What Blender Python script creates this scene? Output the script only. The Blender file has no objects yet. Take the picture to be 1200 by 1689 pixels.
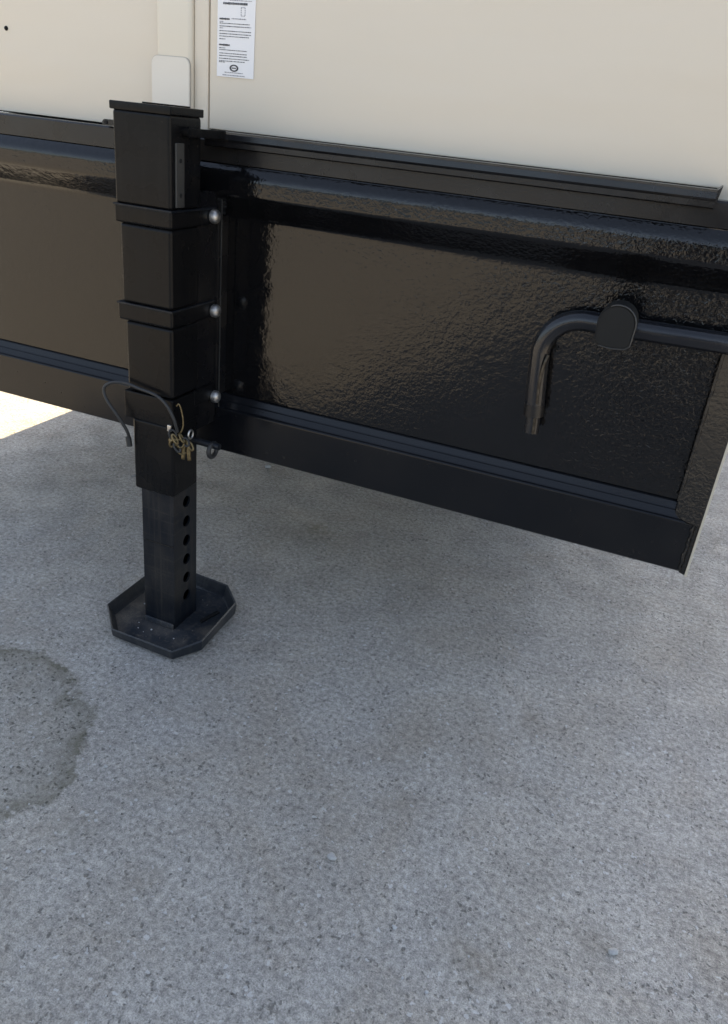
import bpy, bmesh, math, random
from mathutils import Vector, Matrix
random.seed(7)
S = bpy.context.scene
C = S.collection
# ------------------------------------------------------------------ camera
cam_d = bpy.data.cameras.new('camera')
cam = bpy.data.objects.new('camera', cam_d); C.objects.link(cam)
RX = Vector((0.9213808, 0.37619027, 0.09766423))
UP = Vector((-0.24330315, 0.3623242, 0.89973593))
BK = Vector((0.30308579, -0.85276143, 0.42536684))
m = Matrix((RX, UP, BK)).transposed().to_4x4(); m.translation = Vector((0, 0, 1.0))
cam.matrix_world = m
cam_d.sensor_fit = 'HORIZONTAL'; cam_d.sensor_width = 36.0; cam_d.lens = 37.5
cam_d.shift_y = -44.5/1200.0
cam_d.clip_start = 0.02; cam_d.clip_end = 600
S.camera = cam
# ------------------------------------------------------------------ light
SUN = Vector((-0.16, 1.0, 0)).normalized()
ELEV = math.radians(36)
w = bpy.data.worlds.new('World'); S.world = w; w.use_nodes = True
nt = w.node_tree; bgn = nt.nodes['Background']
sky = nt.nodes.new('ShaderNodeTexSky'); sky.sky_type = 'NISHITA'; sky.sun_disc = False
sky.sun_elevation = ELEV; sky.sun_rotation = math.atan2(SUN.x, SUN.y)
sky.air_density = 1.0; sky.dust_density = 2.0; sky.ozone_density = 1.0
hs = nt.nodes.new('ShaderNodeHueSaturation'); hs.inputs['Saturation'].default_value = 0.70
nt.links.new(sky.outputs[0], hs.inputs['Color']); nt.links.new(hs.outputs[0], bgn.inputs['Color'])
bgn.inputs['Strength'].default_value = 0.11
sl = bpy.data.lights.new('sun', 'SUN'); sl.energy = 5.0; sl.angle = math.radians(0.5); sl.color = (1.0, 0.80, 0.51)
so = bpy.data.objects.new('sun', sl); C.objects.link(so)
sd = Vector((SUN.x*math.cos(ELEV), SUN.y*math.cos(ELEV), math.sin(ELEV)))
so.rotation_euler = sd.to_track_quat('Z', 'Y').to_euler(); so.location = sd*20
S.view_settings.view_transform = 'Standard'; S.view_settings.look = 'None'
S.view_settings.exposure = 1.86; S.view_settings.gamma = 1.0
S.view_settings.use_curve_mapping = False

# ------------------------------------------------------------------ materials
def mat(name, col, rough=0.5, metal=0.0, coat=0.0):
    mt = bpy.data.materials.new(name); mt.use_nodes = True
    b = mt.node_tree.nodes['Principled BSDF']
    b.inputs['Base Color'].default_value = (*col, 1); b.inputs['Roughness'].default_value = rough
    b.inputs['Metallic'].default_value = metal
    b.inputs['Coat Weight'].default_value = coat
    return mt, mt.node_tree, b
def N(t, kind, **kw):
    n = t.nodes.new(kind)
    for k, v in kw.items():
        if hasattr(n, k): setattr(n, k, v)
        else: n.inputs[k].default_value = v
    return n
def noise(t, vec, scale, detail=3, rough=0.5, dist=0.0):
    n = N(t, 'ShaderNodeTexNoise'); n.inputs['Scale'].default_value = scale
    n.inputs['Detail'].default_value = detail; n.inputs['Roughness'].default_value = rough
    n.inputs['Distortion'].default_value = dist
    t.links.new(vec, n.inputs['Vector']); return n.outputs['Fac']
def ramp(t, fac, stops):
    r = N(t, 'ShaderNodeValToRGB'); e = r.color_ramp.elements
    while len(e) < len(stops): e.new(0.5)
    for i, (p, c) in enumerate(stops):
        e[i].position = p; e[i].color = (c, c, c, 1) if not isinstance(c, tuple) else (*c, 1)
    t.links.new(fac, r.inputs[0]); return r.outputs[0]
def math_(t, op, a, b=None, c=None):
    n = N(t, 'ShaderNodeMath'); n.operation = op
    for i, v in enumerate((a, b, c)):
        if v is None: continue
        if isinstance(v, (int, float)): n.inputs[i].default_value = v
        else: t.links.new(v, n.inputs[i])
    return n.outputs[0]
def mix(t, fac, a, b, mode='MIX'):
    n = N(t, 'ShaderNodeMix'); n.data_type = 'RGBA'; n.blend_type = mode
    for s, v in ((0, fac), (6, a), (7, b)):
        if isinstance(v, (int, float)): n.inputs[s].default_value = v
        elif isinstance(v, tuple): n.inputs[s].default_value = (*v, 1)
        else: t.links.new(v, n.inputs[s])
    return n.outputs[2]
def bump(t, h, b, strength, dist, prev=None):
    n = N(t, 'ShaderNodeBump'); n.inputs['Strength'].default_value = strength; n.inputs['Distance'].default_value = dist
    t.links.new(h, n.inputs['Height'])
    if prev: t.links.new(prev, n.inputs['Normal'])
    if b: t.links.new(n.outputs[0], b.inputs['Normal'])
    return n.outputs[0]
def objco(t):
    return N(t, 'ShaderNodeTexCoord').outputs['Object']

# glossy black paint with orange peel (web of the beam)
def peel_paint(name, amp, scale, rough, col=(0.004, 0.004, 0.0045)):
    mt, t, b = mat(name, col, rough)
    co = objco(t)
    n1 = noise(t, co, scale, 2, 0.45, 0.6)
    n2 = noise(t, co, scale*0.32, 2, 0.5)
    patch = ramp(t, noise(t, co, 5.0, 2), [(0.35, 0.35), (0.65, 1.0)])
    sx = N(t, 'ShaderNodeSeparateXYZ'); t.links.new(co, sx.inputs[0])
    mr = N(t, 'ShaderNodeMapRange'); mr.inputs[1].default_value = -0.55; mr.inputs[2].default_value = 0.05; mr.inputs[3].default_value = 0.7; mr.inputs[4].default_value = 1.5; t.links.new(sx.outputs[0], mr.inputs[0])
    patch = math_(t, 'MULTIPLY', patch, mr.outputs[0])
    h = math_(t, 'ADD', math_(t, 'MULTIPLY', n1, patch), math_(t, 'MULTIPLY', n2, 0.6))
    bump(t, h, b, 1.0, amp); b.inputs['IOR'].default_value = 1.46
    dust = ramp(t, noise(t, co, 260, 3, 0.7), [(0.62, col), (0.80, tuple(c*3.2+0.008 for c in col))])
    t.links.new(dust, b.inputs['Base Color'])
    rr = ramp(t, noise(t, co, 9, 4), [(0.3, rough*0.8), (0.75, rough*1.6)])
    t.links.new(rr, b.inputs['Roughness'])
    return mt
M_web = peel_paint('gloss_black_orange_peel_paint', 0.00072, 165, 0.07)
M_end = peel_paint('gloss_black_rough_paint', 0.0009, 170, 0.20, (0.016, 0.015, 0.014))
def worn_black(name, col, rough, dustc=(0.10, 0.085, 0.065), amount=0.25, bmp=0.0002, spec=0.5, streak=0.0):
    mt, t, b = mat(name, col, rough); b.inputs['Specular IOR Level'].default_value = spec
    co = objco(t)
    d = noise(t, co, 7, 5, 0.62); g = noise(t, co, 420, 2, 0.6)
    f = math_(t, 'MULTIPLY', ramp(t, d, [(0.45, 0.0), (0.78, amount)]), ramp(t, g, [(0.3, 0.4), (0.7, 1.0)]))
    sp = math_(t, 'MULTIPLY', ramp(t, noise(t, co, 150, 2, 0.5), [(0.70, 0.0), (0.76, 0.35)]), ramp(t, noise(t, co, 20, 2), [(0.5, 0.0), (0.7, 1.0)]))
    if streak:
        mp = N(t, 'ShaderNodeMapping'); mp.inputs['Scale'].default_value = (90, 90, 2.5); t.links.new(co, mp.inputs[0])
        st_ = ramp(t, noise(t, mp.outputs[0], 1.0, 4, 0.7), [(0.52, 0.0), (0.72, streak)])
        mp2 = N(t, 'ShaderNodeMapping'); mp2.inputs['Scale'].default_value = (4, 4, 160); t.links.new(co, mp2.inputs[0])
        st2 = ramp(t, noise(t, mp2.outputs[0], 1.0, 2, 0.6), [(0.60, 0.0), (0.75, streak)])
        sp = math_(t, 'ADD', sp, math_(t, 'MAXIMUM', st_, math_(t, 'MULTIPLY', st2, 0.5)))
    t.links.new(mix(t, math_(t, 'ADD', f, sp), col, dustc), b.inputs['Base Color'])
    t.links.new(ramp(t, noise(t, co, 14, 4), [(0.3, rough*0.75), (0.7, min(1, rough*1.35))]), b.inputs['Roughness'])
    bump(t, noise(t, co, 300, 2), b, 0.7, bmp)
    return mt
M_black = worn_black('satin_black_paint', (0.006, 0.006, 0.007), 0.26, spec=0.4)
M_flange = worn_black('satin_black_flange_paint', (0.005, 0.0055, 0.007), 0.20, amount=0.05, spec=0.32)
M_leg = worn_black('satin_black_leg_paint', (0.0055, 0.0055, 0.006), 0.28, amount=0.05, spec=0.15, streak=0.05)
M_foot = worn_black('scuffed_black_foot_paint', (0.026, 0.031, 0.038), 0.5, (0.20, 0.165, 0.125), 1.5, 0.0008, spec=0.35, streak=0.35)
M_footrim = worn_black('scuffed_rim_paint', (0.010, 0.013, 0.018), 0.42, (0.15, 0.13, 0.11), 0.5, 0.0006, spec=0.4, streak=0.15)
M_inner = worn_black('dull_black_tube_paint', (0.006, 0.008, 0.012), 0.42, (0.09, 0.075, 0.055), 0.35, spec=0.25, streak=0.28)
M_strip = worn_black('rubbed_steel_and_edge_glint', (0.034, 0.033, 0.031), 0.45, (0.12, 0.11, 0.09), 0.5)  # rubbed steel; also paints the pale highlights on bracket flange and pad

def wall_paint(name, col):
    mt, t, b = mat(name, col, 0.30)
    co = objco(t)
    d = noise(t, co, 2.5, 5, 0.6)
    t.links.new(mix(t, ramp(t, d, [(0.4, 0.0), (0.8, 0.10)]), col, tuple(c*0.82 for c in col)), b.inputs['Base Color'])
    mp = N(t, 'ShaderNodeMapping'); mp.inputs['Scale'].default_value = (0.6, 1, 3.0); t.links.new(co, mp.inputs[0])
    n = bump(t, noise(t, mp.outputs[0], 4, 2), None, 1.0, 0.0022)
    bump(t, noise(t, co, 500, 2), b, 0.25, 0.0002, n)
    return mt
M_wall = wall_paint('cream_white_panel_paint', (0.68, 0.595, 0.475))
M_post = wall_paint('white_post_paint', (0.70, 0.625, 0.50))
M_patch = wall_paint('brighter_white_patch_paint', (0.70, 0.645, 0.555))
M_sealant, _, _ = mat('grey_sealant', (0.46, 0.41, 0.34), 0.6)
M_sticker, t, b = mat('white_sticker_paper', (0.80, 0.78, 0.77), 0.35)
M_ink, _, _ = mat('black_ink', (0.035, 0.035, 0.04), 0.5)
M_inkgrey, _, _ = mat('grey_ink', (0.22, 0.21, 0.23), 0.5)
M_hole, _, _ = mat('dark_hole', (0.004, 0.004, 0.004), 0.9)
def metalm(name, col, rough):
    mt, t, b = mat(name, col, rough, 1.0)
    co = objco(t); bump(t, noise(t, co, 260, 3), b, 0.5, 0.0006)
    t.links.new(ramp(t, noise(t, co, 120, 3), [(0.35, tuple(c*0.55 for c in col)), (0.65, col)]), b.inputs['Base Color'])
    return mt
M_zinc = metalm('zinc_plated_steel', (0.70, 0.67, 0.63), 0.45)
M_brass = metalm('yellow_zinc_steel', (0.24, 0.185, 0.10), 0.55)
M_edge, _, _ = mat('plate_edge_glint', (0.50, 0.45, 0.36), 0.45)  # pale colour stands for light caught on the plate edge
M_rubber, t, b = mat('black_rubber', (0.02, 0.02, 0.02), 0.55)
M_pad = worn_black('matt_black_plastic', (0.012, 0.012, 0.0115), 0.5, (0.06, 0.055, 0.05), 0.2, 0.0001, spec=0.2)
M_conduit = worn_black('black_conduit_paint', (0.008, 0.009, 0.012), 0.22)
M_scratch_glint = metalm('scratch_and_glint_metal', (0.085, 0.078, 0.068), 0.4)  # worn scratch metal, also paints the highlight streak on the conduit
M_blue = worn_black('blue_container_paint', (0.06, 0.10, 0.17), 0.6, (0.1, 0.1, 0.1), 0.4)

# concrete yard
def ground_mat():
    mt, t, b = mat('grey_concrete', (0.3, 0.3, 0.3), 0.8)
    co = objco(t)
    big = noise(t, co, 1.6, 5, 0.6, 0.4)
    mid = noise(t, co, 9, 5, 0.65)
    wv = N(t, 'ShaderNodeVectorMath'); wv.operation = 'MULTIPLY_ADD'; nz = N(t, 'ShaderNodeTexNoise'); nz.inputs['Scale'].default_value = 110; t.links.new(co, nz.inputs['Vector']); t.links.new(nz.outputs['Color'], wv.inputs[0]); wv.inputs[1].default_value = (0.014, 0.014, 0.014); t.links.new(co, wv.inputs[2]); wco = wv.outputs[0]
    fine = noise(t, co, 100, 4, 0.75)
    grain = noise(t, co, 430, 2, 0.8)
    base = mix(t, ramp(t, big, [(0.35, 0.0), (0.68, 1.0)]), (0.352, 0.336, 0.312), (0.400, 0.376, 0.332))
    base = mix(t, ramp(t, mid, [(0.42, 0.0), (0.72, 0.55)]), base, (0.262, 0.240, 0.212))
    base = mix(t, ramp(t, noise(t, co, 3.7, 6, 0.7, 0.8), [(0.46, 0.0), (0.66, 0.55)]), base, (0.300, 0.262, 0.212))
    f = ramp(t, fine, [(0.30, 0.52), (0.50, 1.0), (0.70, 1.46)])
    base = mix(t, 1.0, base, f, 'MULTIPLY')
    g = ramp(t, grain, [(0.30, 0.66), (0.70, 1.34)])
    base = mix(t, 1.0, base, g, 'MULTIPLY')
    # dark open pits
    v = N(t, 'ShaderNodeTexVoronoi'); v.inputs['Scale'].default_value = 120; t.links.new(wco, v.inputs['Vector'])
    pm = ramp(t, noise(t, co, 24, 3, 0.7), [(0.36, 0.12), (0.66, 0.48)])
    pit = ramp(t, math_(t, 'SUBTRACT', pm, v.outputs['Distance']), [(0.0, 0.0), (0.19, 1.0)])
    sel = math_(t, 'GREATER_THAN', N_sep(t, v.outputs['Color']), 0.42)
    pit = math_(t, 'MULTIPLY', pit, sel)
    base = mix(t, math_(t, 'MULTIPLY', pit, 0.66), base, (0.085, 0.080, 0.070))
    # soft darker dimples between the grains
    dm = ramp(t, noise(t, co, 230, 2, 0.5), [(0.28, 0.75), (0.42, 0.0)])
    base = mix(t, dm, base, (0.14, 0.132, 0.12))
    # pale grains
    v2 = N(t, 'ShaderNodeTexVoronoi'); v2.inputs['Scale'].default_value = 105; t.links.new(wco, v2.inputs['Vector'])
    pale = math_(t, 'MULTIPLY', math_(t, 'LESS_THAN', v2.outputs['Distance'], 0.30), math_(t, 'GREATER_THAN', N_sep(t, v2.outputs['Color']), 0.90))
    base = mix(t, math_(t, 'MULTIPLY', pale, 0.55), base, (0.60, 0.60, 0.59))
    # ring stain (old puddle) with an olive rim, beside the foot plate
    sx = N(t, 'ShaderNodeSeparateXYZ'); t.links.new(co, sx.inputs[0])
    wob = math_(t, 'MULTIPLY', math_(t, 'SUBTRACT', noise(t, co, 8, 6, 0.68), 0.5), 0.75)
    dx = math_(t, 'DIVIDE', math_(t, 'SUBTRACT', sx.outputs[0], -0.945), 0.255)
    dy = math_(t, 'DIVIDE', math_(t, 'SUBTRACT', sx.outputs[1], 0.69), 0.225)
    r = math_(t, 'SQRT', math_(t, 'ADD', math_(t, 'MULTIPLY', dx, dx), math_(t, 'MULTIPLY', dy, dy)))
    r = math_(t, 'ADD', r, wob)
    rim = ramp(t, r, [(0.35, 0.15), (0.78, 0.40), (0.96, 1.0), (1.02, 0.0)])
    rimn = math_(t, 'MULTIPLY', rim, ramp(t, noise(t, co, 26, 4, 0.7), [(0.32, 0.35), (0.62, 1.0)]))
    base = mix(t, math_(t, 'MULTIPLY', rimn, 0.86), base, (0.105, 0.096, 0.062))
    v3 = N(t, 'ShaderNodeTexVoronoi'); v3.inputs['Scale'].default_value = 120; t.links.new(wco, v3.inputs['Vector'])
    dk = math_(t, 'MULTIPLY', ramp(t, v3.outputs['Distance'], [(0.16, 1.0), (0.42, 0.0)]), math_(t, 'GREATER_THAN', N_sep(t, v3.outputs['Color']), 0.30))
    base = mix(t, math_(t, 'MULTIPLY', dk, math_(t, 'MULTIPLY', ramp(t, r, [(0.0, 0.5), (0.95, 1.0), (1.03, 0.0)]), ramp(t, noise(t, co, 17, 3, 0.6), [(0.38, 0.15), (0.58, 1.0)]))), base, (0.055, 0.052, 0.042))
    # small oil spots and tan streaks
    for (x, y, rad, k, colr) in ((-0.04, 1.20, 0.05, 0.5, (0.17, 0.14, 0.10)), (-0.12, 1.04, 0.045, 0.5, (0.17, 0.14, 0.10)), (-0.20, 0.90, 0.04, 0.5, (0.17, 0.14, 0.10)), (-0.62, 0.62, 0.05, 0.5, (0.16, 0.14, 0.10)), (-0.02, 0.70, 0.06, 0.45, (0.17, 0.145, 0.10)), (-0.48, 0.60, 0.035, 0.5, (0.16, 0.13, 0.09)), (-0.716, 1.68, 0.045, 0.8, (0.12, 0.11, 0.05)), (-0.70, 1.62, 0.11, 0.35, (0.17, 0.15, 0.10)),
                           (-0.36, 1.55, 0.035, 0.6, (0.13, 0.12, 0.10)), (-0.22, 1.02, 0.10, 0.28, (0.20, 0.165, 0.12)), (-0.10, 1.12, 0.06, 0.35, (0.17, 0.145, 0.11)),
                           (-0.33, 0.86, 0.10, 0.30, (0.19, 0.155, 0.11)), (0.14, 0.80, 0.05, 0.5, (0.16, 0.14, 0.11)),
                           (-0.28, 0.79, 0.05, 0.35, (0.17, 0.14, 0.10)), (-0.30, 1.35, 0.12, 0.25, (0.19, 0.17, 0.145)), (-0.60, 0.98, 0.12, 0.30, (0.21, 0.17, 0.125))):
        ax = math_(t, 'SUBTRACT', sx.outputs[0], x); ay = math_(t, 'SUBTRACT', sx.outputs[1], y)
        d = math_(t, 'SQRT', math_(t, 'ADD', math_(t, 'MULTIPLY', ax, ax), math_(t, 'MULTIPLY', ay, ay)))
        d = math_(t, 'ADD', math_(t, 'DIVIDE', d, rad), math_(t, 'MULTIPLY', math_(t, 'SUBTRACT', noise(t, co, 22, 4, 0.7), 0.5), 1.6))
        base = mix(t, math_(t, 'MULTIPLY', ramp(t, d, [(0.1, min(1, k*0.8)), (1.0, 0.0)]), ramp(t, noise(t, co, 70, 3, 0.7), [(0.35, 0.25), (0.6, 1.0)])), base, colr)
    t.links.new(base, b.inputs['Base Color'])
    t.links.new(ramp(t, mid, [(0.3, 0.55), (0.7, 0.85)]), b.inputs['Roughness'])
    h = math_(t, 'SUBTRACT', math_(t, 'ADD', math_(t, 'MULTIPLY', fine, 0.9), math_(t, 'MULTIPLY', grain, 0.5)), math_(t, 'MULTIPLY', pit, 0.6))
    nn = bump(t, mid, None, 1.0, 0.006)
    bump(t, h, b, 0.9, 0.0028, nn)
    return mt
def N_sep(t, col):
    s = N(t, 'ShaderNodeSeparateColor'); t.links.new(col, s.inputs[0]); return s.outputs[0]
M_ground = ground_mat()
def stone_mat(name, col):
    mt, t, b = mat(name, col, 0.75); co = objco(t)
    t.links.new(ramp(t, noise(t, co, 180, 4, 0.7), [(0.3, tuple(c*0.7 for c in col)), (0.7, col)]), b.inputs['Base Color'])
    bump(t, noise(t, co, 350, 3), b, 0.8, 0.0006); return mt
M_stone = stone_mat('pale_stone', (0.46, 0.45, 0.43)); M_grit = stone_mat('pale_grit', (0.52, 0.52, 0.52)); M_gritd = stone_mat('dark_grit', (0.12, 0.11, 0.10))

# ------------------------------------------------------------------ helpers
def link(name, bm, mats, parent=None, smooth=False, auto=None):
    me = bpy.data.meshes.new(name)
    bmesh.ops.recalc_face_normals(bm, faces=bm.faces)
    bm.to_mesh(me); bm.free()
    for q in (mats if isinstance(mats, (list, tuple)) else [mats]): me.materials.append(q)
    o = bpy.data.objects.new(name, me); C.objects.link(o)
    if smooth:
        for p in me.polygons: p.use_smooth = True
        if auto is not None: me.set_sharp_from_angle(angle=math.radians(auto))
        if auto is not None:
            wn = o.modifiers.new('weighted_normal', 'WEIGHTED_NORMAL'); wn.weight = 100; wn.keep_sharp = True
    if parent: o.parent = parent
    return o
def add_box(bm, x0, x1, y0, y1, z0, z1, bev=0.0, seg=2):
    r = bmesh.ops.create_cube(bm, size=1.0)
    for v in r['verts']:
        v.co = Vector(((x0+x1)/2+v.co.x*(x1-x0), (y0+y1)/2+v.co.y*(y1-y0), (z0+z1)/2+v.co.z*(z1-z0)))
    if bev > 0:
        es = list({e for v in r['verts'] for e in v.link_edges})
        bmesh.ops.bevel(bm, geom=es, offset=bev, segments=seg, affect='EDGES', profile=0.5)
def box(name, x0, x1, y0, y1, z0, z1, mt, parent=None, bev=0.0, seg=2):
    bm = bmesh.new(); add_box(bm, x0, x1, y0, y1, z0, z1, bev, seg)
    return link(name, bm, mt, parent, bev > 0, 35)
def tube(bm, pts, r, seg=10, caps=True, rads=None):
    pts = [Vector(p) for p in pts]; rings = []
    prev = None
    for i, p in enumerate(pts):
        d = (pts[min(i+1, len(pts)-1)] - pts[max(i-1, 0)]).normalized()
        if prev is None:
            a = Vector((0, 0, 1)) if abs(d.z) < 0.9 else Vector((0, 1, 0))
            n = d.cross(a).normalized()
        else:
            n = (prev - d*prev.dot(d)).normalized()
        prev = n; b2 = d.cross(n)
        rr = rads[i] if rads else r
        rings.append([bm.verts.new(p + (n*math.cos(k*2*math.pi/seg) + b2*math.sin(k*2*math.pi/seg))*rr) for k in range(seg)])
    for a, b2 in zip(rings, rings[1:]):
        for k in range(seg): bm.faces.new((a[k], a[(k+1) % seg], b2[(k+1) % seg], b2[k]))
    if caps:
        bm.faces.new(rings[0][::-1]); bm.faces.new(rings[-1])
def tubeobj(name, pts, r, mt, parent=None, seg=10, rads=None):
    bm = bmesh.new(); tube(bm, pts, r, seg, True, rads); return link(name, bm, mt, parent, True, 50)
def curve(pts, n=8):
    P = [Vector(p) for p in pts]; P = [P[0]*2-P[1]] + P + [P[-1]*2-P[-2]]; out = []
    for i in range(1, len(P)-2):
        for k in range(n):
            s = k/n; a, b2, c, d = P[i-1], P[i], P[i+1], P[i+2]
            out.append(0.5*((2*b2)+(-a+c)*s+(2*a-5*b2+4*c-d)*s*s+(-a+3*b2-3*c+d)*s**3))
    out.append(P[-2]); return out
def extrude_profile(name, prof, x0, x1, mt, parent, closed=True, smooth=35, xs=1):
    """prof: (y, z) outline, extruded along X"""
    bm = bmesh.new(); rows = []
    for k in range(xs+1):
        x = x0 + (x1-x0)*k/xs
        rows.append([bm.verts.new((x, y, z)) for y, z in prof])
    n = len(prof)
    for a, b2 in zip(rows, rows[1:]):
        for i in range(n if closed else n-1):
            j = (i+1) % n; bm.faces.new((a[i], a[j], b2[j], b2[i]))
    if closed:
        bm.faces.new(rows[0]); bm.faces.new(rows[-1][::-1])
    return link(name, bm, mt, parent, True, smooth)
def prism(name, poly, h0, h1, mt, parent, axis='Z', bev=0.0):
    bm = bmesh.new()
    def P(a, b2, c): return (a, b2, c) if axis == 'Z' else (a, c, b2)
    lo = [bm.verts.new(P(a, b2, h0)) for a, b2 in poly]; hi = [bm.verts.new(P(a, b2, h1)) for a, b2 in poly]
    bm.faces.new(lo[::-1]); bm.faces.new(hi)
    for i in range(len(poly)):
        j = (i+1) % len(poly); bm.faces.new((lo[i], lo[j], hi[j], hi[i]))
    if bev:
        bmesh.ops.recalc_face_normals(bm, faces=bm.faces)
        es = [e for e in bm.edges if len(e.link_faces) == 2 and e.calc_face_angle() > 0.6]
        bmesh.ops.bevel(bm, geom=es, offset=bev, segments=2, affect='EDGES')
    return link(name, bm, mt, parent, True, 35)
def thing(name, label, cat, loc=(0, 0, 0)):
    o = bpy.data.objects.new(name, None); C.objects.link(o); o.location = loc
    o['label'] = label; o['category'] = cat; return o
def keep(o, root):
    """parent to a moved root without shifting world geometry"""
    o.parent = root; o.matrix_parent_inverse = Matrix.Translation(root.location).inverted(); return o

# ------------------------------------------------------------------ ground
bm = bmesh.new()
vs = [bm.verts.new(p) for p in ((-150, -150, 0), (150, -150, 0), (150, 150, 0), (-150, 150, 0))]; bm.faces.new(vs)
g = link('ground', bm, M_ground); g['kind'] = 'structure'

# ------------------------------------------------------------------ trailer (body + chassis + landing leg)
XL, XR = -1.345, 0.22
CL = -1.90            # unseen chassis overhang left of the body, added to trim the sunlit patch
T = thing('trailer', 'white sided box trailer on a glossy black steel frame with a black landing leg', 'trailer', (-0.776, 1.145, 0.0))
def P(o, label=None):
    keep(o, T)
    if label: o['label'] = label
    return o
def SP(o, par):          # sub-part: keep its world place
    o.parent = par; o.matrix_parent_inverse = par.matrix_world.inverted() if par.parent is None else Matrix.Identity(4); return o
# body shell
P(box('wall_panel', XL, -0.937, 1.305, 1.33, 0.9575, 3.6, M_wall, bev=0.002))
P(box('corner_post', -0.937, -0.864, 1.290, 1.33, 0.9575, 3.6, M_post, bev=0.008, seg=4))
pp = [(-0.9450, 0.9575), (-0.8645, 0.9575)]
for k in range(7):
    a = k*math.pi/12; pp.append((-0.8645-0.013+math.cos(a)*0.013, 1.078-0.013+math.sin(a)*0.013))
for k in range(7):
    a = math.pi/2+k*math.pi/12; pp.append((-0.9450+0.013+math.cos(a)*0.013, 1.078-0.013+math.sin(a)*0.013))
P(prism('patch_gasket', [(-0.90475+(x+0.90475)*1.022, 0.9575+(z-0.9575)*1.009) for x, z in pp], 1.2885, 1.2899, M_sealant, None, 'XZ'))
P(prism('patch_plate', pp, 1.2862, 1.2884, M_patch, None, 'XZ', 0.0012), 'bare white plate with rounded corners covering the foot of the post')
P(box('joint_strip', -0.8635, -0.8345, 1.299, 1.33, 0.9575, 3.6, M_wall, bev=0.0025))
P(prism('wall_panel', [(-0.832, 0.9695), (0.0360, 0.9695), (0.0360, 0.9340), (XR, 0.9340), (XR, 3.6), (-0.832, 3.6)], 1.300, 1.33, M_wall, None, 'XZ', 0.0012))
P(box('seam_sealant', -0.8345, -0.832, 1.3045, 1.33, 0.9575, 3.6, M_sealant))
P(box('side_wall', XL, XL+0.03, 1.33, 7.2, 0.96, 3.6, M_wall)); P(box('side_wall', XR-0.03, XR, 1.33, 7.2, 0.96, 3.6, M_wall))
P(box('rear_wall', XL, XR, 7.2, 7.23, 0.96, 3.6, M_wall)); P(box('roof', XL, XR, 1.3, 7.23, 3.6, 3.63, M_wall))
P(box('floor', XL+0.03, XR-0.03, 1.36, 7.2, 0.955, 0.985, M_black))
rv = bmesh.new(); bmesh.ops.create_uvsphere(rv, u_segments=10, v_segments=6, radius=0.0042, matrix=Matrix.Translation((-1.291, 1.305, 1.103)))
P(link('rivet', rv, M_hole, None, True), 'small dark rivet in the white wall')

# sticker with its print
st = P(box('sticker', -0.8165, -0.7435, 1.2984, 1.2998, 1.0545, 1.262, M_sticker), 'white paper sticker with lines of small black print and a round logo')
bm = bmesh.new(); bg = bmesh.new()
yq = 1.2979
def bar(b_, xa, xb, z, th): add_box(b_, xa, xb, yq, yq+0.0004, z-th*0.66, z+th*0.66)
def words(b_, x0, x1, z, th, sl=0.0, gap=0.0011):
    x = x0
    while x < x1:
        wl = random.uniform(0.0012, 0.0038); xe = min(x+wl, x1)
        bar(b_, x, xe, z - sl*(x-x0), th*random.uniform(0.75, 1.1)); x = xe+gap*random.uniform(0.6, 1.1)
ZT = 1.1695      # z of the photograph's top edge on the sticker
def zz(py): return 1.1705 - (py)*0.00093      # sticker print: rows down from the frame's top edge
X0 = -0.8125
for x in (X0+0.007, ): words(bm, x, x+0.047, zz(6.5), 0.0026, 0.0, 0.0009)
words(bg, X0+0.020, X0+0.062, zz(1.5), 0.0008)
for py, a, b_ in ((31, 0, 0.020),): words(bm, X0, X0+b_, zz(py), 0.0021, 0, 0.0006)
for py, b_ in ((35.5, .008), (38, .060), (42.5, .062), (45.5, .007), (50, .062), (54.5, .062), (58.5, .058), (63, .012), (77.5, .012), (80.5, .055), (86, .055), (90, .055), (94.5, .060), (98.5, .052), (100.5, .012)):
    words(bg if py in (35.5, 45.5) else bm, X0+0.0005, X0+b_, zz(py), 0.00085)
words(bm, X0, X0+0.021, zz(72.5), 0.0021, 0, 0.0006)
words(bg, X0+0.012, X0+0.048, zz(117.0), 0.0009); words(bg, X0+0.008, X0+0.052, zz(121.5), 0.0010)
for xx in (0.042, 0.0495): 
    for k in range(4): bar(bg, X0+xx-0.0005, X0+xx+0.0005, zz(13+k*3.4), 0.0015)
for pz in (12, 25):
    for k in range(3): bar(bg, X0+0.0425+k*0.0026, X0+0.0438+k*0.0026, zz(pz), 0.0008)
words(bg, X0+0.024, X0+0.052, zz(30), 0.0011)
for z_, n in ((40, 3),): pass
# upper part of the sticker above the frame
for k in range(9): words(bg, X0+0.002, X0+0.058-0.01*(k % 3), 1.182+k*0.0068, 0.0009)
# oval logo ring
for k in range(28):
    a0 = k*2*math.pi/28; a1 = (k+1)*2*math.pi/28
    q = [(math.cos(a)*rx*1.0, math.sin(a)*rx*0.62) for a, rx in ((a0, .0088), (a1, .0088), (a1, .0056), (a0, .0056))]
    cx, cz = X0+0.0305, zz(109.3)
    bm.faces.new([bm.verts.new((cx+a, yq, cz+b_)) for a, b_ in q])
bar(bm, X0+0.0262, X0+0.0345, zz(109.3), 0.0012)
o = link('print', bm, M_ink); o['kind'] = 'stuff'; o.parent = st; o.matrix_parent_inverse = Matrix.Identity(4)
o2 = link('fine_print', bg, M_inkgrey); o2['kind'] = 'stuff'; o2.parent = st; o2.matrix_parent_inverse = Matrix.Identity(4)

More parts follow.
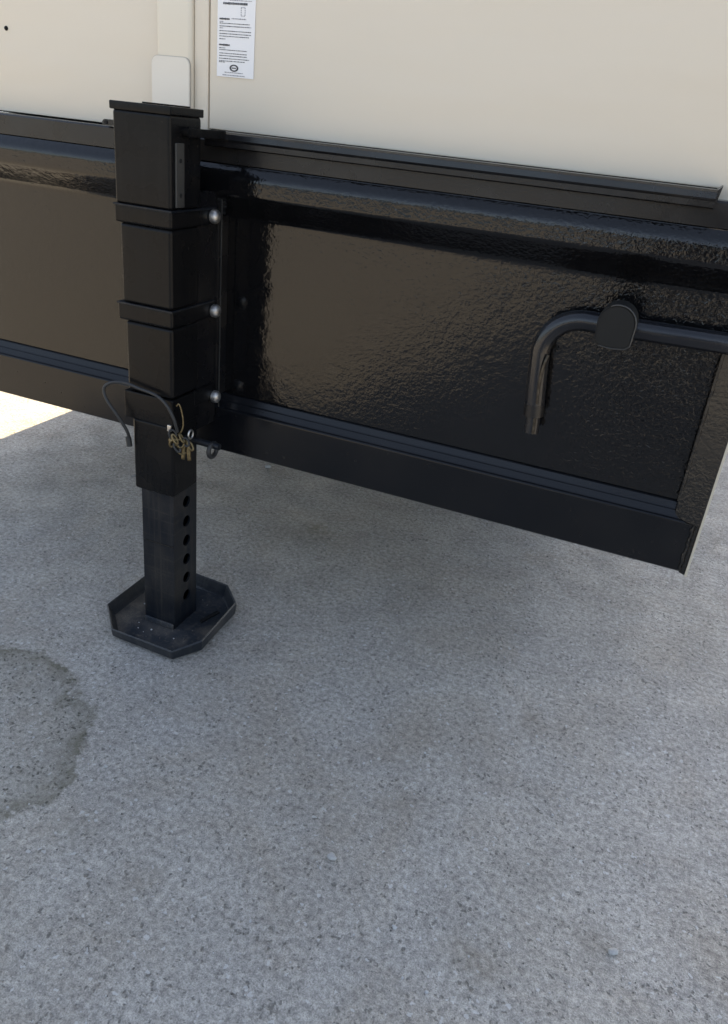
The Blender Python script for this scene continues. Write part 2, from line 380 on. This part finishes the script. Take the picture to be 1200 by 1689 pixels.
# chassis beam: web with a pressed groove, lower flange, top rail
BL, BR = CL, 0.1045
web = [(1.2512, 0.9165), (1.2508, 0.9150), (1.2465, 0.9090), (1.2428, 0.9025), (1.2410, 0.8970), (1.2402, 0.8910), (1.2400, 0.8725), (1.2408, 0.8685), (1.2432, 0.8635),
       (1.2690, 0.8345), (1.2712, 0.8315), (1.2735, 0.8285), (1.2750, 0.8250), (1.2750, 0.8180), (1.2750, 0.5000), (1.2750, 0.4880), (1.3450, 0.4880), (1.3450, 0.9165)]
B = thing('chassis_beam', '', ''); del B['label']; del B['category']; P(B)
# the beam Empty sits at the origin so that its children keep world coordinates
extrude_profile('web', web, BL, BR, M_web, B, smooth=60)
prof = [(1.2520, 0.3700), (1.2495, 0.3725), (1.2495, 0.4570), (1.2503, 0.4600), (1.2520, 0.4618), (1.2555, 0.4628), (1.2575, 0.4650), (1.2625, 0.4735), (1.2645, 0.4738), (1.2665, 0.4760), (1.2710, 0.4850), (1.2730, 0.4865), (1.2760, 0.4872),
        (1.3400, 0.4872), (1.3400, 0.3800), (1.3800, 0.3800), (1.3800, 0.3700)]
extrude_profile('bottom_flange', prof, BL, 0.1380, M_flange, B, smooth=24)
prof = [(1.2520, 0.9170), (1.2500, 0.9185), (1.2500, 0.9520), (1.2525, 0.9548), (1.36, 0.9548), (1.36, 0.9170)]
extrude_profile('top_rail', prof, BL, XR, M_black, B, smooth=40)
# angle lip right of the leg, with its pointed end
prof = [(1.2380, 0.9430), (1.2355, 0.9450), (1.2355, 0.9530), (1.2335, 0.9545), (1.2320, 0.9568), (1.2330, 0.9650), (1.2380, 0.9683), (1.2985, 0.9683), (1.2985, 0.9552), (1.2440, 0.9552), (1.2440, 0.9430)]
P(extrude_profile('angle_lip', prof, -0.800, 0.0345, M_black, None, smooth=40))
P(prism('lip_tip', [(0.0347, 0.9430), (0.0347, 0.9683), (0.0400, 0.9745), (0.0385, 0.9640), (0.0358, 0.9430)], 1.2380, 1.2960, M_black, None, 'XZ'))
# end plate closing the channel at the right, slanting outwards to its front edge
def slab(name, pts2, z0, z1, mt, par):
    bm = bmesh.new(); lo = [bm.verts.new((x, y, z0)) for x, y in pts2]; hi = [bm.verts.new((x, y, z1)) for x, y in pts2]
    bm.faces.new(lo[::-1]); bm.faces.new(hi)
    for i in range(len(pts2)):
        j = (i+1) % len(pts2); bm.faces.new((lo[i], lo[j], hi[j], hi[i]))
    return link(name, bm, mt, par, True, 30)
slab('end_plate', [(0.1050, 1.3450), (0.1050, 1.2640), (0.1065, 1.2600), (0.1430, 1.2405), (0.1465, 1.2395), (0.1475, 1.2405), (0.1475, 1.3450)], 0.4630, 0.9160, M_end, B)
slab('end_plate_foot', [(0.1382, 1.3450), (0.1382, 1.2490), (0.1460, 1.2440), (0.1475, 1.2450), (0.1475, 1.3450)], 0.3695, 0.4628, M_end, B)
slab('edge_highlight', [(0.1476, 1.2400), (0.1476, 1.3400), (0.1512, 1.3400), (0.1512, 1.2400)], 0.3690, 0.9145, M_edge, B)  # pale strip painting the bright reflection along the plate's outer edge
# weld bead in the corner between flange and end plate
tubeobj('weld_bead', [(0.1385+random.uniform(-.0012, .0012), 1.2480, 0.374+0.004*k) for k in range(23)], 0.0030, M_end, B, 8, [0.0022+random.uniform(0, .0016) for k in range(23)])
tubeobj('weld_bead', [(0.1060, 1.2610+random.uniform(-.001, .001), 0.492+0.01*k) for k in range(42)], 0.0028, M_end, B, 8)
# cross members under the floor and added side beams
P(box('added_side_beam', CL, CL+0.06, 1.3805, 7.1, 0.371, 0.9530, M_black)); P(box('added_deck_plate', CL, XL+0.05, 1.3400, 7.2, 0.9552, 0.9572, M_black)); P(box('added_side_beam', XR-0.24, XR-0.18, 1.3900, 7.1, 0.371, 0.9530, M_black))  # unseen side beams and deck, added to keep light off the ground
for y in (2.6, 4.1, 5.6, 7.0): P(box('cross_member', CL+0.062, XR-0.242, y, y+0.06, 0.85, 0.9525, M_black))
for y in (5.0, 5.8):
    for x in (XL+0.14, XR-0.36):
        bm = bmesh.new(); tube(bm, [(x, y, 0.36), (x+0.22, y, 0.36)], 0.36, 28); wl = P(link('wheel', bm, M_rubber, None, True, 40))
        bm = bmesh.new(); tube(bm, [(x-0.006, y, 0.36), (x+0.226, y, 0.36)], 0.19, 24); rm = link('rim', bm, M_zinc, wl, True, 40)
    P(tubeobj('axle', [(XL+0.37, y, 0.36), (XR-0.37, y, 0.36)], 0.05, M_black))
    for x in (XL+0.45, XR-0.49): P(box('hanger', x, x+0.04, y-0.04, y+0.04, 0.40, 0.85, M_black))

# latch tab on the left of the leg
lt = P(prism('latch_tab', [(-1.018, 0.9565), (-1.018, 0.9630), (-1.0145, 0.9665), (-0.880, 0.9665), (-0.880, 0.9565)], 1.236, 1.258, M_black, None, 'XZ', 0.0012))
bm = bmesh.new(); tube(bm, [(-1.0085, 1.2345, 0.9612), (-1.0085, 1.2375, 0.9612)], 0.0033, 12)
h = link('latch_hole', bm, M_hole, lt)

# ---- landing leg (part) with its sub-parts
L = thing('landing_leg', '', ''); del L['label']; del L['category']; P(L)
YF, YB, XC = 1.101, 1.187, -0.776
box('upper_sleeve', -0.887, XC, YF, YB+0.004, 0.8440, 0.988, M_leg, L, 0.006, 3)
cap = bmesh.new(); add_box(cap, -0.8908, -0.7742, YF-0.0012, YB+0.007, 0.9865, 0.9990, 0.0018)
cap = link('sleeve_cap', cap, M_leg, L, True, 35)
box('lid_plate', -0.862, -0.800, YF+0.045, YB+0.006, 0.9990, 1.0015, M_leg, L, 0.001)
box('sleeve', -0.8805, XC, YF, YB, 0.6790, 0.8150, M_leg, L, 0.007, 3)
box('sleeve', -0.8755, XC, YF, YB, 0.5170, 0.6480, M_leg, L, 0.007, 3)
box('collar', -0.8835, XC+0.0015, YF-0.0015, YB, 0.4620, 0.5165, M_leg, L, 0.004, 2)
box('lower_sleeve', -0.8670, XC, YF, YB-0.004, 0.3170, 0.4640, M_leg, L, 0.006, 3)
# clamp straps wrapped round the leg to the bolts
for z0, z1 in ((0.8145, 0.8450), (0.6480, 0.6800)):
    bm = bmesh.new(); add_box(bm, -0.8890, XC+0.0022, YF-0.0022, 1.2350, z0, z1, 0.005, 3)
    link('clamp_strap', bm, M_leg, L, True, 35)
    bm = bmesh.new(); add_box(bm, -0.8895, XC+0.0036, YF-0.0036, 1.2350, z1-0.0035, z1-0.0002, 0.0010, 2)
    link('strap_bead', bm, M_inner, L, True, 35)
box('clamp_strap', XC-0.02, XC+0.0030, YB-0.02, 1.2350, 0.4850, 0.5180, M_leg, L, 0.003, 2)
# slotted side strip with its holes
sp = box('slotted_strip', XC+0.0003, XC+0.0042, 1.112, 1.1345, 0.8490, 0.9470, M_strip, L, 0.0012)
for z in (0.921, 0.868):
    bm = bmesh.new(); tube(bm, [(XC+0.0035, 1.1232, z), (XC+0.0048, 1.1232, z)], 0.0035, 12); link('strip_hole', bm, M_hole, L)
# arm from the sleeve to the lip
tubeobj('arm_bolt', [(XC-0.001, 1.140, 0.9640), (XC+0.012, 1.140, 0.9640)], 0.0085, M_leg, L, 14)
prism('lever_arm', [(XC+0.006, 1.136), (XC+0.013, 1.136), (-0.7570, 1.236), (-0.7650, 1.240)], 0.957, 0.970, M_leg, L, 'Z', 0.001)
# bracket plate behind the leg, carrying the bolts
box('bracket_plate', -0.800, XC-0.002, YB-0.006, 1.2462, 0.4330, 0.8700, M_black, L, 0.001)
box('bracket_flange', -0.7785, -0.7715, 1.2400, 1.2745, 0.4900, 0.8290, M_black, L, 0.0008)
box('flange_edge_highlight', -0.7714, -0.7700, 1.2480, 1.2500, 0.4640, 0.8690, M_strip, L)  # thin pale strip painting the highlight on the flange's corner
for z, y in ((0.8300, 1.222), (0.6610, 1.228), (0.4900, 1.2330)):
    bm = bmesh.new()
    tube(bm, [(XC-0.002, y, z), (XC+0.0035, y, z)], 0.0145, 20)
    bo = link('washer', bm, M_leg, L, True, 40); bo.name = 'bolt_base'
    bm = bmesh.new()
    tube(bm, [(XC+0.003, y, z), (XC+0.010, y, z), (XC+0.0135, y, z), (XC+0.0158, y, z), (XC+0.0165, y, z)], 0, 18, True, [0.0122, 0.0122, 0.0104, 0.0066, 0.0020])
    link('bolt', bm, M_zinc, L, True, 40)
for k, z in enumerate((0.447, 0.440, 0.434)):
    bm = bmesh.new(); bmesh.ops.create_icosphere(bm, subdivisions=2, radius=0.0028, matrix=Matrix.Translation((-0.7705+k*.0004, 1.2530, z)))
    link('weld_spatter', bm, M_strip, L, True)
# inner tube with pin holes (built as a shell with real openings)
def holed_tube():
    bm = bmesh.new()
    x0, x1, y0, y1 = -0.8520, -0.7785, 1.1035, 1.1830
    hz = [0.291-0.0445*k for k in range(6)]; r = 0.0122; yc = 1.1475
    rows = sorted([0.0, 0.34] + [z+s*0.017 for z in hz for s in (-1, 1)])
    def quad(*p): bm.faces.new([bm.verts.new(q) for q in p])
    quad((x0, y0, 0.005), (x1, y0, 0.005), (x1, y0, .34), (x0, y0, .34))
    quad((x0, y1, 0.005), (x1, y1, 0.005), (x1, y1, .34), (x0, y1, .34))
    quad((x0, y0, 0.005), (x0, y1, 0.005), (x0, y1, .34), (x0, y0, .34))
    # right face: strips and squares with round holes
    zprev = 0.005
    for z in sorted(hz):
        a, b_ = z-0.017, z+0.017
        quad((x1, y0, zprev), (x1, y1, zprev), (x1, y1, a), (x1, y0, a))
        quad((x1, y0, a), (x1, yc-0.017, a), (x1, yc-0.017, b_), (x1, y0, b_))
        quad((x1, yc+0.017, a), (x1, y1, a), (x1, y1, b_), (x1, yc+0.017, b_))
        n = 24; inn = []; out = []
        for k in range(n):
            t_ = 2*math.pi*k/n+math.pi/4; c, s = math.cos(t_), math.sin(t_); q = 0.017/max(abs(c), abs(s))
            out.append(bm.verts.new((x1, yc+c*q, z+s*q))); inn.append(bm.verts.new((x1, yc+c*r, z+s*r)))
        dep = [bm.verts.new((x1-0.0045, v.co.y, v.co.z)) for v in inn]
        for k in range(n):
            j = (k+1) % n
            bm.faces.new((out[k], out[j], inn[j], inn[k])); bm.faces.new((inn[k], inn[j], dep[j], dep[k]))
        zprev = b_
    quad((x1, y0, zprev), (x1, y1, zprev), (x1, y1, .34), (x1, y0, .34))
    bmesh.ops.remove_doubles(bm, verts=bm.verts, dist=0.0004)
    es = [] and [e for e in bm.edges if abs(e.verts[0].co.x-e.verts[1].co.x) < 1e-5 and abs(e.verts[0].co.y-e.verts[1].co.y) < 1e-5 and abs(e.verts[0].co.y-y0) < 1e-4]
    return bm
link('inner_tube', holed_tube(), M_inner, L)
# worn ring scratched round the inner tube
box('scratch_line', -0.8505, -0.7795, 1.1029, 1.1034, 0.2045, 0.2056, M_scratch_glint, L)
# foot plate: octagonal tray with a turned-up rim
oct_ = [(-0.873, 1.023), (-0.726, 1.019), (-0.692, 1.072), (-0.699, 1.215), (-0.748, 1.262), (-0.868, 1.268), (-0.924, 1.225), (-0.925, 1.075)]
cx = sum(p[0] for p in oct_)/8; cy = sum(p[1] for p in oct_)/8
bm = bmesh.new()
def ring(sc, z, zv=None): return [bm.verts.new((cx+(x-cx)*sc, cy+(y-cy)*sc, z+(zv[i] if zv else 0))) for i, (x, y) in enumerate(oct_)]
dz = [-.010, -.008, -.004, 0.0, .002, .003, .003, .001]
R_ = [ring(0.95, 0.001), ring(1.0, 0.008), ring(1.02, 0.034, dz), ring(1.005, 0.0365, dz), ring(0.985, 0.0345, dz), ring(0.935, 0.014), ring(0.905, 0.0095)]
for a, b_ in zip(R_, R_[1:]):
    for k in range(8): bm.faces.new((a[k], a[(k+1) % 8], b_[(k+1) % 8], b_[k]))
bm.faces.new(R_[0][::-1])
link('foot_rim', bm, M_footrim, L, True, 28)
bm = bmesh.new()
R_ = [ring(0.9055, 0.0097), ring(0.6, 0.0082), ring(0.2, 0.0075)]
for a, b_ in zip(R_, R_[1:]):
    for k in range(8): bm.faces.new((a[k], a[(k+1) % 8], b_[(k+1) % 8], b_[k]))
bm.faces.new(R_[-1])
link('foot_plate', bm, M_foot, L, True, 28)
for _ in range(26):
    a = random.uniform(0, 6.28); q = random.uniform(0.6, 0.86); r0 = random.uniform(.0008, .0022)
    px_, py_ = cx+math.cos(a)*0.112*q, cy+math.sin(a)*0.112*q
    if px_ > -0.858 and py_ > 1.098 and px_ < -0.772 and py_ < 1.19: continue
    bq = bmesh.new(); bmesh.ops.create_icosphere(bq, subdivisions=1, radius=r0, matrix=Matrix.Translation((px_, py_, 0.0095+r0*0.4)))
    link('trapped_grit', bq, M_stone if random.random() < .5 else M_gritd, L)
box('foot_rib', -0.8505, -0.780, 1.0985, 1.1028, 0.0080, 0.0200, M_foot, L, 0.0015)
prism('foot_slot', [(-0.748, 1.150), (-0.741, 1.147), (-0.727, 1.196), (-0.735, 1.199)], 0.0080, 0.0125, M_hole, L, 'Z')

# ---- conduit elbow with its end pad (parts of the trailer)
PY = 1.247; PR = 0.0162
arc = [(0.30, PY, 0.7630), (0.1040, PY, 0.7610), (0.00, PY, 0.7590), (-0.080, PY, 0.7580)]
RC = 0.062; ccx, ccz = -0.1020, 0.7580-RC
for k in range(0, 13):
    a = math.pi/2 + k*(math.pi/2)/12
    arc.append((ccx+math.cos(a)*RC, PY, ccz+math.sin(a)*RC))
end = arc[-1]
arc += [(end[0]+0.003, PY, 0.660), (end[0]+0.0085, PY, 0.606)]
cd = P(tubeobj('conduit', arc, PR, M_conduit, None, 24))
k_ = link('conduit_coupling', (lambda b_: (tube(b_, [(-0.1556, PY, 0.608), (-0.1540, PY, 0.588)], 0.0168, 20), b_)[1])(bmesh.new()), M_black, cd, True, 40)
k_ = link('conduit_end', (lambda b_: (tube(b_, [(-0.1540, PY, 0.590), (-0.1520, PY, 0.558)], 0.0125, 20), b_)[1])(bmesh.new()), M_conduit, cd, True, 40)
# thin pale strips standing for the light streak down the pipe, no real tube
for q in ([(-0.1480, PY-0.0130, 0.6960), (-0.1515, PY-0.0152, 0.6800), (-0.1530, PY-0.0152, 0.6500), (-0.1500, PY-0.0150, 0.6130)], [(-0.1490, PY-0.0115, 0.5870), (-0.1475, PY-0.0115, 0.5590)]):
    k_ = link('pipe_highlight', (lambda b_: (tube(b_, curve(q, 5), 0.0023, 8), b_)[1])(bmesh.new()), M_scratch_glint, cd, True, 40)
# D-shaped pad
def dshape(cx_, cz_, w_, h_):
    pts = []
    for k in range(13):
        a = math.pi - k*math.pi/12; pts.append((cx_+math.cos(a)*w_/2, cz_+h_/2-w_/2+math.sin(a)*w_/2))
    pts += [(cx_+w_*0.47, cz_-h_*0.38), (cx_+w_*0.34, cz_-h_*0.47), (cx_, cz_-h_*0.50), (cx_-w_*0.36, cz_-h_*0.47), (cx_-w_*0.48, cz_-h_*0.38)]
    return pts
pad = P(prism('end_pad', dshape(-0.0535, 0.7690, 0.0560, 0.0660), 1.180, 1.2300, M_pad, None, 'XZ', 0.0028), 'D-shaped matt black pad at the bend of the pipe')
P(tubeobj('pad_stem', [(-0.0545, 1.229, 0.762), (-0.0545, 1.276, 0.762)], 0.020, M_black, None, 16))

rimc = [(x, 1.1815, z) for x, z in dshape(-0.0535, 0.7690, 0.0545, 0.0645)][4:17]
rm = link('pad_rim_highlight', (lambda b_: (tube(b_, rimc, 0.0013, 6), b_)[1])(bmesh.new()), M_strip, pad, True)  # pale line painting the highlight along the pad's bevel
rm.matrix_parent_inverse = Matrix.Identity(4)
# ------------------------------------------------------------------ locking pin with its cord, hanging on the leg
pin = thing('locking_pin', 'brassy snap pin on a looped black cord across the black landing leg', 'locking pin')
PZ = 0.443
keep(tubeobj('cord', curve([(-0.871, 1.096, 0.417), (-0.870, 1.088, 0.440), (-0.884, 1.080, 0.470), (-0.905, 1.078, 0.497), (-0.912, 1.080, 0.517), (-0.898, 1.084, 0.530), (-0.872, 1.090, 0.5335),
       (-0.840, 1.091, 0.5290), (-0.805, 1.091, 0.5240), (-0.782, 1.090, 0.511), (-0.768, 1.092, 0.487), (-0.764, 1.098, 0.4600)], 8), 0.0031, M_rubber, None, 10), pin)
keep(tubeobj('cord_end', [(-0.872, 1.094, 0.425), (-0.870, 1.094, 0.407)], 0.0055, M_rubber, None, 12), pin)
keep(tubeobj('pin_shaft', [(-0.885, 1.140, PZ-0.012), (-0.700, 1.140, PZ-0.012)], 0.0065, M_inner, None, 14), pin)
bm = bmesh.new(); tube(bm, [(-0.715+0*k, 1.140+math.cos(a)*0.014, PZ-0.022+math.sin(a)*0.013) for k, a in enumerate([i*2*math.pi/18 for i in range(19)])], 0.0045, 8, False)
keep(link('pull_ring', bm, M_rubber, None, True), pin)
wire = curve([(-0.770, 1.104, 0.507), (-0.7645, 1.104, 0.512), (-0.7600, 1.106, 0.497), (-0.757, 1.106, 0.474), (-0.7605, 1.104, 0.459), (-0.7700, 1.101, 0.448), (-0.7740, 1.098, 0.438), (-0.7690, 1.098, 0.424), (-0.7600, 1.102, 0.4150), (-0.752, 1.108, 0.418)], 6)
keep(tubeobj('spring_clip', wire, 0.0016, M_brass, None, 8), pin)
for dxx, dd in ((-0.7560, -0.0035), (-0.7470, 0.0040)):
    bm = bmesh.new()
    tube(bm, curve([(-0.7515, 1.110, 0.444), (dxx, 1.108, 0.430), (dxx+dd*0.3, 1.107, 0.417), (dxx+dd*0.7, 1.107, 0.404)], 5), 0.0038, 8)
    keep(link('clip_jaw', bm, M_brass, None, True), pin)
bm = bmesh.new(); bmesh.ops.create_uvsphere(bm, u_segments=12, v_segments=8, radius=0.0062, matrix=Matrix.Translation((-0.7765, 1.097, 0.441)))
keep(link('clip_knuckle', bm, M_brass, None, True), pin)
bm = bmesh.new(); tube(bm, [(-0.749, 1.118+math.cos(a)*0.0075, 0.452+math.sin(a)*0.0085) for a in [i*2*math.pi/14 for i in range(15)]], 0.0018, 8, False)
keep(link('clip_ring', bm, M_zinc, None, True), pin)
for q, (cx_, cy_, cz_, ra, tilt) in enumerate(((-0.772, 1.094, 0.4545, .0062, 0.3), (-0.766, 1.0925, 0.4470, .0060, 1.2), (-0.7705, 1.0930, 0.4380, .0058, -0.6), (-0.7640, 1.0960, 0.4300, .0062, 0.9),
        (-0.7585, 1.0985, 0.4380, .0058, 0.1), (-0.7560, 1.1000, 0.4480, .0055, 1.5), (-0.7500, 1.1040, 0.4410, .0056, 0.5), (-0.7440, 1.1090, 0.4330, .0058, 1.0))):
    bm = bmesh.new()
    tube(bm, [(cx_+math.cos(a)*ra*math.cos(tilt)-math.sin(a)*ra*1.5*math.sin(tilt)*.6, cy_+math.cos(a)*ra*.5, cz_+math.sin(a)*ra*1.4) for a in [i*2*math.pi/12 for i in range(13)]], 0.0023, 7, False)
    keep(link('chain_link', bm, M_brass if q % 3 else M_rubber, None, True), pin)
bm = bmesh.new(); add_box(bm, -0.786, -0.7775, 1.0965, 1.1005, 0.4570, 0.4690, 0.001)
keep(link('clip_tab', bm, M_zinc, None, True, 30), pin)

# ------------------------------------------------------------------ loose stones and grit on the concrete
def stone(x, y, r, label, mt):
    bm = bmesh.new(); bmesh.ops.create_icosphere(bm, subdivisions=3, radius=r)
    for v in bm.verts:
        k = 1+0.22*math.sin(v.co.x/r*3.1+x*40)*math.cos(v.co.y/r*2.7+y*30)+random.uniform(-.05, .05)
        v.co = Vector((v.co.x*k*1.1, v.co.y*k*0.9, v.co.z*k*0.65))
    o = link('pebble', bm, mt, None, True, 40); o.location = (x, y, r*0.5)
    o['label'] = label; o['category'] = 'pebble'; return o
for a in ((-0.255, 0.755, 0.0062, 'pale pebble alone on the bare concrete near the bottom centre', M_stone),
          (0.157, 0.793, 0.0062, 'grey pebble in a dark patch of concrete at the bottom right', M_stone),
          (-0.663, 0.744, 0.0040, 'tiny whitish pebble just right of the ring stain', M_stone),
          (-0.131, 0.693, 0.0032, 'tiny white chip in the foreground right of the pale pebble', M_grit),
          (-1.02, 1.95, 0.0085, 'greyish pebble just under the lower edge of the black beam', M_stone)): stone(*a)
def grit(name, n, r0, r1, mt, label):
    bm = bmesh.new()
    for _ in range(n):
        x = random.uniform(-1.4, 0.6); y = random.uniform(0.35, 2.3); r = random.uniform(r0, r1)*random.uniform(0.5, 1)**1.5
        ma = Matrix.Translation((x, y, r*0.25)) @ Matrix.Rotation(random.uniform(0, 6.28), 4, 'Z') @ Matrix.Diagonal((r*random.uniform(.8, 1.5), r, r*0.6, 1))
        bmesh.ops.create_icosphere(bm, subdivisions=1, radius=1.0, matrix=ma)
    o = link(name, bm, mt, None, True); o['kind'] = 'stuff'; o['label'] = label; o['category'] = 'grit'
grit('grit', 1300, 0.0008, 0.0024, M_grit, 'pale mineral grit strewn over the grey concrete')
grit('dark_grit', 1100, 0.0008, 0.0021, M_gritd, 'dark crumbs of dirt strewn over the grey concrete')

# ------------------------------------------------------------------ across the yard (unseen container added for its reflection in the gloss paint)
K = thing('reflection_container', 'unseen blue corrugated container added across the yard for its reflection in the black beam', 'container', (-4, -16, 0))
prof = []
x = -13.0
bm = bmesh.new(); ys = []
while x < 5:
    for dx_, y_ in ((0.0, -15.0), (0.11, -15.0), (0.14, -15.04), (0.25, -15.04)): ys.append((x+dx_, y_))
    x += 0.28
lo = [bm.verts.new((a, b_, 0.15)) for a, b_ in ys]; hi = [bm.verts.new((a, b_, 2.6)) for a, b_ in ys]
for i in range(len(ys)-1): bm.faces.new((lo[i], lo[i+1], hi[i+1], hi[i]))
keep(link('side_wall', bm, M_blue), K)
keep(box('container_frame', -13.05, 5.3, -17.5, -15.045, 0.10, 2.75, M_blue), K)

# ---- photographer
def person():
    T_ = thing('person', 'person in dark jacket and trousers photographing the trailer, mirrored in its gloss paint', 'person', (0.10, -0.42, 0))
    ox, oy = 0.10, -0.42
    J = {  # joints: position, radius
        'pel': ((0, 0, .80), .115), 'wst': ((0, .01, .93), .105), 'chs': ((0, .02, 1.08), .125), 'nck': ((0, .02, 1.22), .048), 'hd0': ((0, .04, 1.29), .062), 'hd1': ((0, .045, 1.36), .078), 'hd2': ((0, .035, 1.43), .058),
        'hl': ((-.085, 0, .73), .082), 'kl': ((-.095, .02, .42), .056), 'al': ((-.10, -.01, .08), .038), 'tl': ((-.11, .11, .035), .032),
        'hr': ((.085, 0, .73), .082), 'kr': ((.095, .02, .42), .056), 'ar': ((.10, -.01, .08), .038), 'tr': ((.115, .11, .035), .032),
        'sl': ((-.15, .02, 1.14), .056), 'el': ((-.20, .07, .90), .042), 'wl': ((-.15, .285, .955), .026), 'pl': ((-.145, .325, .968), .026),
        'sr': ((.15, .02, 1.14), .056), 'er': ((.20, .07, .90), .042), 'wr': ((-.03, .265, .945), .026), 'pr': ((-.045, .315, .962), .026)}
    E_ = [('pel', 'wst'), ('wst', 'chs'), ('chs', 'nck'), ('nck', 'hd0'), ('hd0', 'hd1'), ('hd1', 'hd2'), ('pel', 'hl'), ('hl', 'kl'), ('kl', 'al'), ('al', 'tl'), ('pel', 'hr'), ('hr', 'kr'), ('kr', 'ar'), ('ar', 'tr'),
          ('chs', 'sl'), ('sl', 'el'), ('el', 'wl'), ('wl', 'pl'), ('chs', 'sr'), ('sr', 'er'), ('er', 'wr'), ('wr', 'pr')]
    names = list(J); me = bpy.data.meshes.new('body')
    me.from_pydata([(J[n][0][0]+ox, J[n][0][1]+oy, J[n][0][2]) for n in names], [(names.index(a), names.index(b_)) for a, b_ in E_], [])
    ob = bpy.data.objects.new('body', me); C.objects.link(ob)
    sk = ob.modifiers.new('skin', 'SKIN'); ss = ob.modifiers.new('sub', 'SUBSURF'); ss.levels = ss.render_levels = 2
    for i, n in enumerate(names):
        v = me.skin_vertices[0].data[i]; v.radius = (J[n][1], J[n][1]); v.use_root = (n == 'pel')
    dg = bpy.context.evaluated_depsgraph_get(); me2 = bpy.data.meshes.new_from_object(ob.evaluated_get(dg))
    ob.modifiers.clear(); ob.data = me2
    m_skin, _, _ = mat('skin', (0.42, 0.27, 0.20), 0.5); m_jk, _, _ = mat('dark_cloth', (0.018, 0.02, 0.028), 0.9); m_tr, _, _ = mat('denim_cloth', (0.02, 0.026, 0.04), 0.9); m_sh, _, _ = mat('shoe_leather', (0.02, 0.018, 0.016), 0.5)
    me2.materials.clear()
    for q in (m_skin, m_jk, m_tr, m_sh): me2.materials.append(q)
    for p in me2.polygons:
        p.use_smooth = True; c = p.center; yy = c.y-oy
        p.material_index = 0 if (c.z > 1.225 or yy > 0.27) else (1 if c.z > 0.82 else (3 if c.z < 0.09 else 2))
    keep(ob, T_)
    # fingers curled round the phone's edges
    for (bx, s) in ((-.145, 1), (-.045, -1)):
        for f_ in range(4):
            z = .948+f_*0.015
            fm = bmesh.new(); tube(fm, [(ox+bx, oy+.315, z), (ox+bx+s*.004, oy+.350, z+.003), (ox+bx+s*.012, oy+.366, z+.005)], .0075, 8); keep(link('finger', fm, m_skin, None, True), T_)
        fm = bmesh.new(); tube(fm, [(ox+bx, oy+.300, .985), (ox+bx+s*.015, oy+.325, 1.000)], .009, 8); keep(link('thumb', fm, m_skin, None, True), T_)
    hm = bmesh.new(); bmesh.ops.create_icosphere(hm, subdivisions=3, radius=.088, matrix=Matrix.Translation((ox, oy+.022, 1.405)))
    for v in hm.verts: v.co.z = 1.405+(v.co.z-1.405)*.85
    m_h, _, _ = mat('dark_hair', (0.02, 0.014, 0.01), 0.6); keep(link('hair', hm, m_h, None, True), T_)
person()
phone = bpy.data.meshes.new('smartphone'); bm = bmesh.new(); add_box(bm, -.037, .037, -.075, .075, -.004, .004, .003)
ph = link('smartphone', bm, M_rubber, None, True, 30); mm = Matrix((RX, UP, BK)).transposed().to_4x4(); mm.translation = Vector((0, 0, 1.0)) + BK*0.03
ph.matrix_world = mm; ph['label'] = 'black smartphone held up by the person facing the beam'; ph['category'] = 'smartphone'
